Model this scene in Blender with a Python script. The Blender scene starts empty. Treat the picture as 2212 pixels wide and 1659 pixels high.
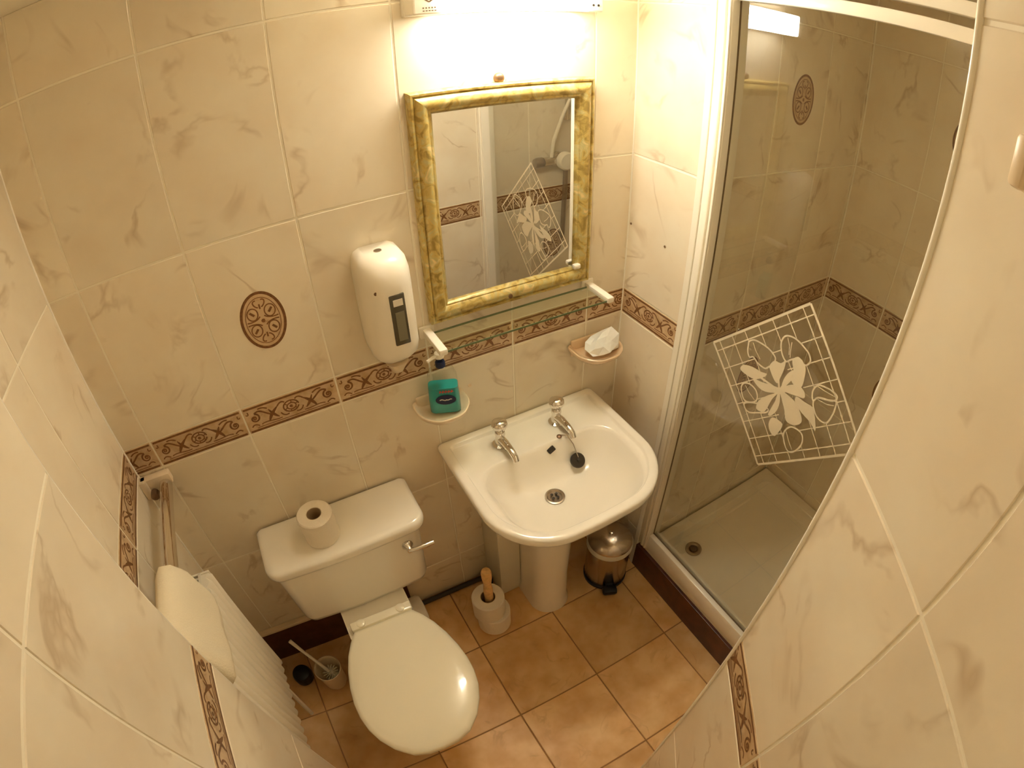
import bpy, bmesh, math, random
from mathutils import Vector, Matrix, noise
random.seed(4)
SC = bpy.context.scene
COL = SC.collection
PI = math.pi

# ------------------------------------------------------------------ camera
# fisheye lens, equidistant: 1185.6 px per radian on the 2212 px wide frame
cam = bpy.data.cameras.new('camera')
camo = bpy.data.objects.new('camera', cam)
COL.objects.link(camo)
SC.camera = camo
cam.type = 'PANO'
cam.panorama_type = 'FISHEYE_LENS_POLYNOMIAL'
cam.sensor_fit = 'HORIZONTAL'
cam.sensor_width = 36.0
cam.sensor_height = 27.0
cam.fisheye_fov = math.radians(180)
cam.fisheye_polynomial_k0 = 0.0
cam.fisheye_polynomial_k1 = -(2212 / 36.0) / 1185.5922
cam.fisheye_polynomial_k2 = cam.fisheye_polynomial_k3 = cam.fisheye_polynomial_k4 = 0.0
cam.clip_start = 0.01
_y, _p, _r = 0.4801, -0.6623, -0.0343
_f = Vector((math.sin(_y) * math.cos(_p), math.cos(_y) * math.cos(_p), math.sin(_p)))
_ri = Vector((math.cos(_y), -math.sin(_y), 0))
_u = _ri.cross(_f)
_R = math.cos(_r) * _ri + math.sin(_r) * _u
_U = -math.sin(_r) * _ri + math.cos(_r) * _u
camo.matrix_world = Matrix(((_R.x, _U.x, -_f.x, .4803), (_R.y, _U.y, -_f.y, -1.1305), (_R.z, _U.z, -_f.z, 1.8999), (0, 0, 0, 1)))

# ------------------------------------------------------------------ world, exposure
w = bpy.data.worlds.new('world')
SC.world = w
w.use_nodes = True
w.node_tree.nodes['Background'].inputs[0].default_value = (1, .8, .55, 1)
w.node_tree.nodes['Background'].inputs[1].default_value = 0.05
SC.view_settings.view_transform = 'Standard'
SC.view_settings.look = 'None'
SC.view_settings.gamma = 1
SC.view_settings.use_curve_mapping = False
SC.view_settings.exposure = 0.0
LAMP_COL = (1.0, .935, .79)
LAMP_STR = 52.0
try:
    SC.cycles.use_denoising = True
    SC.cycles.max_bounces = 9
    SC.cycles.diffuse_bounces = 7
    SC.cycles.glossy_bounces = 4
    SC.cycles.transparent_max_bounces = 12
    SC.cycles.use_adaptive_sampling = True
    SC.cycles.adaptive_threshold = .08
    SC.cycles.sample_clamp_indirect = 25
    SC.cycles.caustics_reflective = False
    SC.cycles.caustics_refractive = False
except Exception:
    pass

# ------------------------------------------------------------------ materials
def new_mat(name):
    m = bpy.data.materials.new(name)
    m.use_nodes = True
    nt = m.node_tree
    return m, nt, nt.nodes['Principled BSDF'], nt.nodes['Material Output']

def simple(name, col, rough=.5, metal=0., spec=.5, coat=0., bump=0., bscale=40., var=0., trans=0.):
    m, nt, b, o = new_mat(name)
    b.inputs['Base Color'].default_value = (*col, 1)
    b.inputs['Roughness'].default_value = rough
    b.inputs['Metallic'].default_value = metal
    b.inputs['Specular IOR Level'].default_value = spec
    b.inputs['Coat Weight'].default_value = coat
    b.inputs['Transmission Weight'].default_value = trans
    tc = nt.nodes.new('ShaderNodeTexCoord')
    if var:
        n = nt.nodes.new('ShaderNodeTexNoise')
        n.inputs['Scale'].default_value = bscale
        n.inputs['Detail'].default_value = 4
        nt.links.new(tc.outputs['Object'], n.inputs['Vector'])
        r = nt.nodes.new('ShaderNodeValToRGB')
        r.color_ramp.elements[0].position = .3
        r.color_ramp.elements[1].position = .7
        r.color_ramp.elements[0].color = (*[c * (1 - var) for c in col], 1)
        r.color_ramp.elements[1].color = (*[min(1, c * (1 + var)) for c in col], 1)
        nt.links.new(n.outputs['Fac'], r.inputs[0])
        nt.links.new(r.outputs[0], b.inputs['Base Color'])
    if bump:
        n2 = nt.nodes.new('ShaderNodeTexNoise')
        n2.inputs['Scale'].default_value = bscale
        nt.links.new(tc.outputs['Object'], n2.inputs['Vector'])
        bp = nt.nodes.new('ShaderNodeBump')
        bp.inputs['Strength'].default_value = bump
        bp.inputs['Distance'].default_value = .01
        nt.links.new(n2.outputs['Fac'], bp.inputs['Height'])
        nt.links.new(bp.outputs[0], b.inputs['Normal'])
    return m

def tile_mat(name, base, blot, vein, scale=1.0, rough=.16, vein_amt=.55, wob=.02, spec=.5, tone=.05):
    """glazed tile: cloudy ground, thin veins, own pattern per tile"""
    m, nt, b, o = new_mat(name)
    L = nt.links.new
    N = nt.nodes.new
    tc = N('ShaderNodeTexCoord')
    oi = N('ShaderNodeObjectInfo')
    mul = N('ShaderNodeVectorMath'); mul.operation = 'SCALE'
    comb = N('ShaderNodeCombineXYZ')
    L(oi.outputs['Random'], comb.inputs[0]); L(oi.outputs['Random'], comb.inputs[2])
    L(comb.outputs[0], mul.inputs[0]); mul.inputs['Scale'].default_value = 57.0
    add = N('ShaderNodeVectorMath'); add.operation = 'ADD'
    L(tc.outputs['Object'], add.inputs[0]); L(mul.outputs[0], add.inputs[1])
    n1 = N('ShaderNodeTexNoise'); n1.inputs['Scale'].default_value = 7 * scale; n1.inputs['Detail'].default_value = 3
    L(add.outputs[0], n1.inputs['Vector'])
    r1 = N('ShaderNodeValToRGB')
    r1.color_ramp.elements[0].position = .35; r1.color_ramp.elements[1].position = .68
    r1.color_ramp.elements[0].color = (*base, 1); r1.color_ramp.elements[1].color = (*blot, 1)
    L(n1.outputs['Fac'], r1.inputs[0])
    n2 = N('ShaderNodeTexNoise'); n2.inputs['Scale'].default_value = 4.5 * scale; n2.inputs['Detail'].default_value = 4
    n2.inputs['Distortion'].default_value = .8
    L(add.outputs[0], n2.inputs['Vector'])
    r2 = N('ShaderNodeValToRGB')
    e = r2.color_ramp.elements
    e[0].position = .47; e[0].color = (0, 0, 0, 1)
    e[1].position = .53; e[1].color = (0, 0, 0, 1)
    k = e.new(.5); k.color = (1, 1, 1, 1)
    L(n2.outputs['Fac'], r2.inputs[0])
    n3 = N('ShaderNodeTexNoise'); n3.inputs['Scale'].default_value = 9 * scale; n3.inputs['Detail'].default_value = 1
    L(add.outputs[0], n3.inputs['Vector'])
    r3 = N('ShaderNodeValToRGB')
    r3.color_ramp.elements[0].position = .48; r3.color_ramp.elements[1].position = .66
    L(n3.outputs['Fac'], r3.inputs[0])
    mm = N('ShaderNodeMath'); mm.operation = 'MULTIPLY'
    L(r2.outputs[0], mm.inputs[0]); L(r3.outputs[0], mm.inputs[1])
    mm2 = N('ShaderNodeMath'); mm2.operation = 'MULTIPLY'; mm2.inputs[1].default_value = vein_amt
    L(mm.outputs[0], mm2.inputs[0])
    mx = N('ShaderNodeMix'); mx.data_type = 'RGBA'
    L(mm2.outputs[0], mx.inputs[0]); L(r1.outputs[0], mx.inputs[6]); mx.inputs[7].default_value = (*vein, 1)
    hs = N('ShaderNodeHueSaturation')
    mr = N('ShaderNodeMapRange'); mr.inputs[3].default_value = 1 - tone; mr.inputs[4].default_value = 1 + tone
    L(oi.outputs['Random'], mr.inputs[0]); L(mr.outputs[0], hs.inputs['Value'])
    L(mx.outputs[2], hs.inputs['Color'])
    L(hs.outputs[0], b.inputs['Base Color'])
    b.inputs['Roughness'].default_value = rough
    b.inputs['Specular IOR Level'].default_value = spec
    n4 = N('ShaderNodeTexNoise'); n4.inputs['Scale'].default_value = 14; n4.inputs['Detail'].default_value = 0
    L(add.outputs[0], n4.inputs['Vector'])
    bp = N('ShaderNodeBump'); bp.inputs['Strength'].default_value = wob; bp.inputs['Distance'].default_value = .02
    L(n4.outputs['Fac'], bp.inputs['Height']); L(bp.outputs[0], b.inputs['Normal'])
    return m

def pane_mat(name, tint, refl=1.0, rough=0.0, ior=1.5):
    """clear sheet: straight-through tinted light plus fresnel reflection"""
    m, nt, b, o = new_mat(name)
    nt.nodes.remove(b)
    t = nt.nodes.new('ShaderNodeBsdfTransparent'); t.inputs[0].default_value = (*tint, 1)
    g = nt.nodes.new('ShaderNodeBsdfGlossy'); g.inputs['Roughness'].default_value = rough
    fr = nt.nodes.new('ShaderNodeFresnel'); fr.inputs[0].default_value = ior
    mu = nt.nodes.new('ShaderNodeMath'); mu.operation = 'MULTIPLY'; mu.inputs[1].default_value = refl
    mx = nt.nodes.new('ShaderNodeMixShader')
    ge = nt.nodes.new('ShaderNodeNewGeometry')
    iv = nt.nodes.new('ShaderNodeMath'); iv.operation = 'MULTIPLY_ADD'; iv.inputs[1].default_value = -refl; iv.inputs[2].default_value = refl
    nt.links.new(ge.outputs['Backfacing'], iv.inputs[0]); nt.links.new(iv.outputs[0], mu.inputs[1])
    nt.links.new(fr.outputs[0], mu.inputs[0]); nt.links.new(mu.outputs[0], mx.inputs[0])
    nt.links.new(t.outputs[0], mx.inputs[1]); nt.links.new(g.outputs[0], mx.inputs[2])
    nt.links.new(mx.outputs[0], o.inputs[0])
    return m

def emit_mat(name, col, s):
    m, nt, b, o = new_mat(name)
    b.inputs['Base Color'].default_value = (.8, .8, .8, 1)
    b.inputs['Emission Color'].default_value = (*col, 1)
    b.inputs['Emission Strength'].default_value = s
    return m

TILE = tile_mat('cream_marble_tile', (.84, .762, .612), (.795, .69, .53), (.50, .37, .23), 1.0, .12, .6, .015)
BORD = tile_mat('border_tile_ground', (.68, .51, .32), (.52, .34, .17), (.36, .18, .09), 5.0, .3, .5, .03)
OVALG = tile_mat('oval_ground', (.68, .50, .30), (.60, .42, .24), (.36, .18, .09), 5.0, .25, .5, .02)
PRINT = simple('brown_print', (.21, .088, .028), .4, var=.25, bscale=120)
GROUT = simple('pale_grout', (.90, .84, .70), .8)
FLOORT = tile_mat('terracotta_floor_tile', (.84, .56, .27), (.70, .40, .15), (.50, .26, .10), 1.6, .38, .4, .02, .4, .14)
FGROUT = simple('brown_floor_grout', (.34, .18, .075), .9)
CERAM = simple('cream_ceramic', (.90, .85, .75), .12, coat=.3)
SEATM = simple('ivory_seat_plastic', (.89, .83, .66), .1, coat=.3)
WHITEP = simple('white_plastic', (.88, .82, .70), .28)
CREAMP = simple('cream_plastic', (.80, .66, .47), .35)
PAINTW = simple('white_painted_metal', (.82, .76, .63), .35)
FRAMEW = simple('white_frame_metal', (.90, .85, .74), .25)
CEIL = simple('ceiling_paint', (.86, .80, .67), .8)
CHROME = simple('chrome', (.78, .74, .68), .09, metal=1)
STEEL = simple('brushed_steel', (.55, .47, .38), .22, metal=1, bump=.05, bscale=90)
BLACK = simple('black_plastic', (.006, .006, .008), .35)
DARKW = simple('dark_mahogany', (.085, .026, .012), .35, var=.35, bscale=22)
PINE = simple('turned_pine', (.80, .50, .21), .5, var=.15, bscale=60)
PAPER = simple('toilet_paper', (.84, .76, .63), .95, bump=.25, bscale=140)
CARD = simple('cardboard_core', (.40, .28, .15), .9)
TOWEL = simple('cream_towelling', (.84, .76, .58), .95, bump=.22, bscale=260)
MIRR = simple('mirror_silver', (.90, .90, .88), .0, metal=1)
PANE = pane_mat('door_glass', (.99, .99, .955), 2.0)
SHELFG = pane_mat('shelf_glass', (.955, .975, .93), 1.0)
CLEARP = pane_mat('clear_bottle_plastic', (.97, .98, .97), 1.0)
PEACH = simple('peach_glass_dish', (.80, .60, .40), .15, coat=.5)
FROST = simple('frosted_etching', (.76, .67, .49), .7)
GASK = simple('brown_gasket', (.16, .105, .05), .5)
GEDGE = simple('green_glass_edge', (.16, .20, .10), .1)
TEAL = simple('teal_soap', (.01, .33, .33), .12, coat=.3)
NAVY = simple('navy_label', (.008, .018, .07), .3)
REDL = simple('red_label', (.50, .06, .05), .4)
WHITEL = simple('white_label_print', (.75, .75, .72), .4)
TISSUE = simple('white_wrapper', (.90, .90, .88), .6, bump=.2, bscale=60)
DRAINM = simple('dull_chrome', (.40, .34, .27), .3, metal=1)
RUBBER = simple('dark_rubber', (.035, .026, .016), .5)
SCREWM = simple('brown_screw', (.22, .13, .07), .4, metal=.6)
SMOKE = simple('dark_window', (.10, .085, .055), .12)
OLIVE = simple('olive_level_strip', (.22, .20, .13), .15)
PIPEM = simple('pale_pipe_plastic', (.70, .66, .54), .35)
DOORW = simple('door_paint', (.84, .78, .65), .5)
LAMPE = emit_mat('lit_diffuser', LAMP_COL, LAMP_STR)
def gold():
    m, nt, b, o = new_mat('mottled_gold_frame')
    L = nt.links.new; N = nt.nodes.new
    tc = N('ShaderNodeTexCoord')
    n = N('ShaderNodeTexNoise'); n.inputs['Scale'].default_value = 34; n.inputs['Detail'].default_value = 6; n.inputs['Distortion'].default_value = 1.2
    L(tc.outputs['Object'], n.inputs['Vector'])
    r = N('ShaderNodeValToRGB'); e = r.color_ramp.elements
    e[0].position = .36; e[0].color = (.34, .24, .06, 1)
    e[1].position = .72; e[1].color = (.80, .62, .27, 1)
    k = e.new(.5); k.color = (.60, .44, .13, 1)
    k = e.new(.58); k.color = (.52, .46, .20, 1)
    L(n.outputs['Fac'], r.inputs[0]); L(r.outputs[0], b.inputs['Base Color'])
    b.inputs['Metallic'].default_value = .15; b.inputs['Roughness'].default_value = .36
    return m
GOLD = gold()
GOLDP = simple('plain_gold_edge', (.56, .34, .07), .3, metal=.5)

# ------------------------------------------------------------------ helpers
def link(name, me, mat=None, parent=None, loc=None, rz=None):
    o = bpy.data.objects.new(name, me)
    COL.objects.link(o)
    if mat is not None and not me.materials:
        me.materials.append(mat)
    if parent is not None:
        o.parent = parent
    if loc is not None:
        o.location = loc
    if rz is not None:
        o.rotation_euler = (0, 0, rz)
    return o

def mesh_of(bm, name='m', smooth=None):
    bmesh.ops.recalc_face_normals(bm, faces=bm.faces)
    me = bpy.data.meshes.new(name)
    bm.to_mesh(me)
    bm.free()
    if smooth is not None:
        me.polygons.foreach_set('use_smooth', [True] * len(me.polygons))
        me.set_sharp_from_angle(angle=math.radians(smooth))
    return me

def obj(name, bm, mat, parent=None, loc=None, rz=None, smooth=None):
    return link(name, mesh_of(bm, name, smooth), mat, parent, loc, rz)

def thing(name, label, cat, loc=(0, 0, 0), rz=0, group=None):
    o = bpy.data.objects.new(name, None)
    o.empty_display_size = .05
    COL.objects.link(o)
    o.location = loc
    o.rotation_euler = (0, 0, rz)
    return tag(o, label, cat, group)

def tag(o, label, cat, group=None):
    o['label'] = label
    o['category'] = cat
    if group:
        o['group'] = group
    return o

def struct(o, label=None, cat=None):
    o['kind'] = 'structure'
    if label:
        o['label'] = label
    if cat:
        o['category'] = cat
    return o

def box(bm, x0, x1, y0, y1, z0, z1, bev=0., seg=2):
    r = bmesh.ops.create_cube(bm, size=1)
    vs = r['verts']
    for v in vs:
        v.co = Vector(((x0 + x1) / 2 + v.co.x * (x1 - x0), (y0 + y1) / 2 + v.co.y * (y1 - y0), (z0 + z1) / 2 + v.co.z * (z1 - z0)))
    if bev:
        es = list({e for v in vs for e in v.link_edges})
        bmesh.ops.bevel(bm, geom=es, offset=bev, segments=seg, affect='EDGES', profile=.5)
    return bm

def BX(*a, **k):
    return box(bmesh.new(), *a, **k)

def loft(bm, rings, cap0=True, cap1=True, closed=True):
    vr = [[bm.verts.new(p) for p in r] for r in rings]
    n = len(rings[0])
    for a, b in zip(vr, vr[1:]):
        for i in range(n if closed else n - 1):
            j = (i + 1) % n
            bm.faces.new((a[i], a[j], b[j], b[i]))
    if cap0:
        bm.faces.new(vr[0][::-1])
    if cap1:
        bm.faces.new(vr[-1])
    return bm

def lathe(bm, prof, n=32, c=(0, 0, 0), axis='Z', cap=True):
    rings = []
    for r, h in prof:
        ring = []
        for i in range(n):
            a = 2 * PI * i / n
            p = (r * math.cos(a), r * math.sin(a), h)
            if axis == 'Y':
                p = (p[0], -p[2], p[1])
            elif axis == 'X':
                p = (p[2], p[0], p[1])
            ring.append((p[0] + c[0], p[1] + c[1], p[2] + c[2]))
        rings.append(ring)
    return loft(bm, rings, cap, cap)

def tube(bm, pts, r, n=12, cap=True):
    pts = [Vector(p) for p in pts]
    rr = r if isinstance(r, (list, tuple)) else [r] * len(pts)
    rings = []
    up = None
    for i, p in enumerate(pts):
        d = (pts[min(i + 1, len(pts) - 1)] - pts[max(i - 1, 0)]).normalized()
        if up is None:
            up = d.orthogonal().normalized()
        up = (up - d * up.dot(d)).normalized()
        s = d.cross(up)
        rings.append([p + rr[i] * (math.cos(2 * PI * k / n) * up + math.sin(2 * PI * k / n) * s) for k in range(n)])
    return loft(bm, rings, cap, cap)

def arc(c, r, a0, a1, n=10, rx=None):
    rx = r if rx is None else rx
    return [(c[0] + rx * math.cos(math.radians(a0 + (a1 - a0) * i / n)), c[1] + r * math.sin(math.radians(a0 + (a1 - a0) * i / n))) for i in range(n + 1)]

def rrect(x0, x1, y0, y1, r, n=8, side=6, bulge=0.):
    """rounded rectangle, CCW, fixed point count; r = (front-left, front-right, back-right, back-left); y0 is the front"""
    if not isinstance(r, (tuple, list)):
        r = (r,) * 4
    C = [((x0 + r[0], y0 + r[0]), r[0], 180), ((x1 - r[1], y0 + r[1]), r[1], 270), ((x1 - r[2], y1 - r[2]), r[2], 0), ((x0 + r[3], y1 - r[3]), r[3], 90)]
    pts = []
    for i, (c, rad, a0) in enumerate(C):
        a = arc(c, rad, a0, a0 + 90, n)
        pts += a
        c2, r2, a2 = C[(i + 1) % 4]
        q = arc(c2, r2, a2, a2 + 90, n)[0]
        for k in range(1, side):
            t = k / side
            pts.append((a[-1][0] * (1 - t) + q[0] * t, a[-1][1] * (1 - t) + q[1] * t))
    if bulge:
        cx, hw, cy = (x0 + x1) / 2, (x1 - x0) / 2, (y0 + y1) / 2
        pts = [(x, y - bulge * max(0, (cy - y) / max(1e-6, cy - y0)) * (1 - ((x - cx) / hw) ** 2)) for x, y in pts]
    return pts

def at(pts, z):
    return [(x, y, z) for x, y in pts]

def ribbon(out, pts, wd, closed=False):
    """flat stroke: list of quads (2D)"""
    n = len(pts)
    L, R = [], []
    for i in range(n):
        if closed:
            a, b = Vector(pts[i - 1]), Vector(pts[(i + 1) % n])
        else:
            a, b = Vector(pts[max(i - 1, 0)]), Vector(pts[min(i + 1, n - 1)])
        d = (b - a)
        d = d.normalized() if d.length > 1e-9 else Vector((1, 0))
        k = Vector((-d.y, d.x))
        w_ = wd(i / (n - 1)) if callable(wd) else wd
        p = Vector(pts[i])
        L.append(p + k * w_ / 2)
        R.append(p - k * w_ / 2)
    for i in range(n if closed else n - 1):
        j = (i + 1) % n
        out.append([L[i], L[j], R[j], R[i]])

def clip_poly(poly, x0, x1):
    for s, lim in ((1, x1), (-1, -x0)):
        res = []
        for i in range(len(poly)):
            a, b = poly[i - 1], poly[i]
            da, db = s * a[0] - lim, s * b[0] - lim
            if (da <= 0) != (db <= 0):
                t = da / (da - db)
                res.append(Vector(a) * (1 - t) + Vector(b) * t)
            if db <= 0:
                res.append(Vector(b))
        poly = res
        if len(poly) < 3:
            return []
    return poly

def flat_mesh(polys, fn, name, axis=1):
    bm = bmesh.new()
    for i, p in enumerate(polys):                 # every stroke a hair above the one before, so crossings do not coincide
        vs = [bm.verts.new(fn(q[0], q[1])) for q in p]
        for v in vs:
            v.co[axis] -= 1e-6 * i
        try:
            bm.faces.new(vs)
        except ValueError:
            pass
    me = bpy.data.meshes.new(name)
    bm.to_mesh(me)
    bm.free()
    return me

# ------------------------------------------------------------------ tile walls
TW, GAP = .25, .0045
ZR = [0.0, .2062, .6226, 1.039, 1.1234, 1.5398, 1.9562, 2.1262]
CEILZ = 2.1262
_tiles = {}

def tile_mesh(wd, ht, mat):
    k = (round(wd, 4), round(ht, 4), mat.name)
    if k not in _tiles:
        bm = bmesh.new()
        c = .0012
        rings = [[(sx * a, y, sz * b) for sx, sz in ((-1, -1), (1, -1), (1, 1), (-1, 1))] for a, b, y in ((wd / 2, ht / 2, .006), (wd / 2, ht / 2, c), (wd / 2 - c, ht / 2 - c, 0))]
        loft(bm, rings, False, True)
        me = mesh_of(bm, 'tile')
        me.materials.append(mat)
        _tiles[k] = me
    return _tiles[k]

def spiral(c, r0, r1, a0, turns, n=26):
    return [(c[0] + (r0 + (r1 - r0) * t) * math.cos(a0 + 2 * PI * turns * t), c[1] + (r0 + (r1 - r0) * t) * math.sin(a0 + 2 * PI * turns * t)) for t in [i / n for i in range(n + 1)]]

def bez(p, n=12):
    p = [Vector(q) for q in p]
    out = []
    for i in range(n + 1):
        t = i / n
        out.append(tuple(p[0] * (1 - t) ** 3 + 3 * p[1] * t * (1 - t) ** 2 + 3 * p[2] * t * t * (1 - t) + p[3] * t ** 3))
    return out

def border_strokes():
    o = []
    ribbon(o, [(-.1195, .0345), (.1195, .0345)], .0058)
    ribbon(o, [(-.1195, -.0352), (.1195, -.0352)], .0066)
    ribbon(o, [(-.098, -.0275), (.098, -.0275)], .0022)
    taper = lambda t: .0052 * (1 - .55 * t)
    for s in (-1, 1):
        f = lambda pts: [(s * x, y) for x, y in pts]
        ribbon(o, f(spiral((.098, .002), .0135, .003, PI * .55, 1.35)), taper)
        ribbon(o, f(arc((.098, .002), .0035, 0, 360, 8)), .0045)
        ribbon(o, f(bez([(.096, .0155), (.078, .030), (.07, .004), (.048, -.004)])), .0048)
        ribbon(o, f(bez([(.064, -.020), (.058, -.006), (.05, .004), (.034, .016)])), lambda t: .003 + .006 * math.sin(PI * t))
        ribbon(o, f(bez([(.036, -.016), (.046, -.008), (.052, .002), (.058, .016)])), lambda t: .002 + .006 * math.sin(PI * t))
        ribbon(o, f(bez([(.084, .026), (.074, .029), (.066, .024), (.060, .020)])), .004)
        ribbon(o, f(bez([(.112, -.022), (.106, -.013), (.098, -.017), (.092, -.023)])), .0036)
        ribbon(o, f(bez([(.086, -.021), (.07, -.014), (.05, -.024), (.03, -.021)])), .003)
        ribbon(o, f(bez([(.034, .016), (.026, .026), (.018, .026), (.014, .02)])), .0042)
        ribbon(o, f(bez([(.03, -.006), (.026, -.018), (.016, -.02), (.01, -.016)])), .0036)
        ribbon(o, f(bez([(.112, .026), (.108, .018), (.114, .014), (.117, .02)])), .003)
    ribbon(o, arc((0, .004), .0165, 0, 345, 20, .02), .004)
    ribbon(o, arc((.001, .003), .0095, 20, 380, 14, .012), .0036)
    ribbon(o, arc((0, .003), .0025, 0, 360, 8), .004)
    for a in range(20, 360, 60):
        ca, sa = math.cos(math.radians(a)), math.sin(math.radians(a))
        ribbon(o, [(.012 * ca, .003 + .010 * sa), (.019 * ca, .003 + .016 * sa)], .003)
    return o

def oval_strokes():
    A, B = .0525, .0725
    o = []
    ribbon(o, arc((0, 0), B - .003, 0, 352.5, 47, A - .003), .0066, True)
    ribbon(o, arc((0, 0), B * .80, 0, 352, 40, A * .76), .0018, True)
    for sx in (-1, 1):
        for sy in (-1, 1):
            f = lambda pts: [(sx * x, sy * y) for x, y in pts]
            ribbon(o, f(arc((.0205, .021), .0150, 0, 345, 16, .0125)), .003, True)
            ribbon(o, f([(.017, .017), (.026, .027)]), .0055)
            ribbon(o, f(bez([(.006, .052), (.018, .054), (.014, .038), (.004, .034)])), .0032)
            ribbon(o, f(bez([(.037, .004), (.024, .002), (.012, .004), (.005, .012)])), .0032)
    ribbon(o, arc((0, 0), .0025, 0, 360, 10), .005)
    for s in (-1, 1):
        ribbon(o, [(0, s * .03), (0, s * .042)], .004)
    return o

BSTR, OSTR = border_strokes(), oval_strokes()
_prints = {}

def border_print(x0, x1):
    k = (round(x0, 4), round(x1, 4))
    if k not in _prints:
        ps = [q for q in (clip_poly(p, x0, x1) for p in BSTR) if q]
        xc = (x0 + x1) / 2
        _prints[k] = flat_mesh(ps, lambda a, b: (a - xc, -.0003, b), 'scroll_print')
        _prints[k].materials.append(PRINT)
    return _prints[k]

def oval_meshes():
    if 'oval' not in _prints:
        g = flat_mesh([arc((0, 0), .0715, 0, 352.5, 47, .0515)], lambda a, b: (a, -.0004, b), 'oval_ground')
        g.materials.append(OVALG)
        p = flat_mesh(OSTR, lambda a, b: (a, -.0007, b), 'oval_print')
        p.materials.append(PRINT)
        _prints['oval'] = (g, p)
    return _prints['oval']

def tile_wall(name, org, rz, L, u0, zmin=0., ovals=(), thick=.09, label=None, zr=ZR, ztop=CEILZ, ext=0.):
    """wall slab (grout) with its tiles; local x runs along the wall, local -y faces the room"""
    bm = BX(-ext, L + ext, .0016, thick, zmin, ztop)
    wall = struct(obj(name, bm, GROUT, None, (org[0], org[1], 0), rz), label)
    k0 = math.floor((0 - u0) / TW + 1e-6)
    for zi in range(len(zr) - 1):
        z0, z1 = zr[zi], zr[zi + 1]
        if z1 <= zmin + .01:
            continue
        z0 = max(z0, zmin)
        isb = abs(z0 - 1.039) < 1e-4
        k = k0
        while u0 + k * TW < L - .004:
            a, b = max(0, u0 + k * TW), min(L, u0 + (k + 1) * TW)
            if b - a > .012:
                g0 = GAP / 2 if a > 0 else .002
                g1 = GAP / 2 if b < L else .002
                zt_ = GAP / 2 if z1 < ztop - .01 else 0
                wd, ht, uc, zc = b - a - g0 - g1, z1 - z0 - GAP / 2 - zt_, (a + g0 + b - g1) / 2, (z0 + GAP / 2 + z1 - zt_) / 2
                t = link('border_tile' if isb else 'tile', tile_mesh(wd, ht, BORD if isb else TILE), None, wall, (uc, 0, zc))
                if isb:
                    cx = u0 + (k + .5) * TW
                    link('scroll_print', border_print(uc - wd / 2 - cx, uc + wd / 2 - cx), None, t)
                if (k, zi) in ovals:
                    g, p = oval_meshes()
                    link('oval_ground', g, None, t, (u0 + (k + .5) * TW - uc, 0, 0))
                    link('oval_print', p, None, t, (u0 + (k + .5) * TW - uc, 0, 0))
            k += 1
    return wall

XR, YS, XS = 1.4615, -.2777, 2.2142
YN = -.9947                       # wall that closes the shower towards the camera
XE1, AR = .938, .5776             # edge and angle of the slanting wall on the right
YE2, XL2 = -.5873, .1421          # step of the left wall
YD = -1.455
tile_wall('wall_back', (0, 0), 0, XR, .0769, 0, {(1, 4)}, label='tiled wall behind the sink and toilet', ext=.0)
tile_wall('wall_left', (0, YE2), PI / 2, -YE2, -YE2 % TW - TW, 0, thick=.06, label='recessed left wall behind the towel rail')
tile_wall('wall_left_step', (XL2 - .007, YE2), PI, XL2 - .007, 0, 0, thick=.05)
tile_wall('wall_left_near', (XL2, YD), PI / 2, YE2 - YD, -.1282, 0, thick=.2, label='tiled left wall nearest the camera')
tile_wall('wall_right', (XR, 0), -PI / 2, .2455, 0, 0, thick=.05, label='narrow tiled wall between the sink and the shower door')
tile_wall('wall_shower_back', (XR + .014, YS), 0, XS - XR - .014, 1.6992 - XR - .014 - TW, 0, {(1, 5), (1, 2)}, label='tiled back wall inside the shower')
tile_wall('wall_shower_side', (XS, YS), -PI / 2, YS - YN, -.0073, 0, {(1, 5), (1, 2)}, label='tiled far side wall inside the shower')
tile_wall('wall_shower_near', (XS, YN), PI, XS - XE1 - .004, (XS - 1.9492) - TW, 0, {(1, 2)}, thick=.03, label='tiled wall of the shower on the camera side')
tl = (YN - YD) / math.cos(AR)
tile_wall('wall_right_near', (XE1, YN), -(PI / 2 + AR), tl, .1909 - TW + .004, 0, thick=.02, label='slanting tiled wall nearest the camera on the right')

# floor with its tiles
fl = struct(obj('floor', BX(-.1, XS + .1, -1.6, .1, -.1, -.0015), FGROUT), 'terracotta tiled floor')
FS, FX0, FY0 = .309, .7502, -.286
def floor_tile(x0, x1, y0, y1):
    g = .0022
    bm = bmesh.new()
    c = .0015
    wd, ht = x1 - x0 - 2 * g, y1 - y0 - 2 * g
    rings = [[(sx * a, sy * b, z) for sx, sy in ((-1, -1), (1, -1), (1, 1), (-1, 1))] for a, b, z in ((wd / 2, ht / 2, -.008), (wd / 2, ht / 2, -c), (wd / 2 - c, ht / 2 - c, 0))]
    loft(bm, rings, False, True)
    obj('floor_tile', bm, FLOORT, fl, ((x0 + x1) / 2, (y0 + y1) / 2, 0))
for i in range(-3, 3):
    for j in range(-1, 4):
        x0, x1 = max(0, FX0 + i * FS), min(XR, FX0 + (i + 1) * FS)
        y1, y0 = min(0, FY0 - (j) * FS), max(YD, FY0 - (j + 1) * FS)
        if x1 - x0 > .02 and y1 - y0 > .02:
            floor_tile(x0, x1, y0, y1)

struct(obj('ceiling', BX(-.15, XS + .12, -1.6, .12, CEILZ, CEILZ + .08), CEIL), 'plain cream ceiling')
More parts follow.
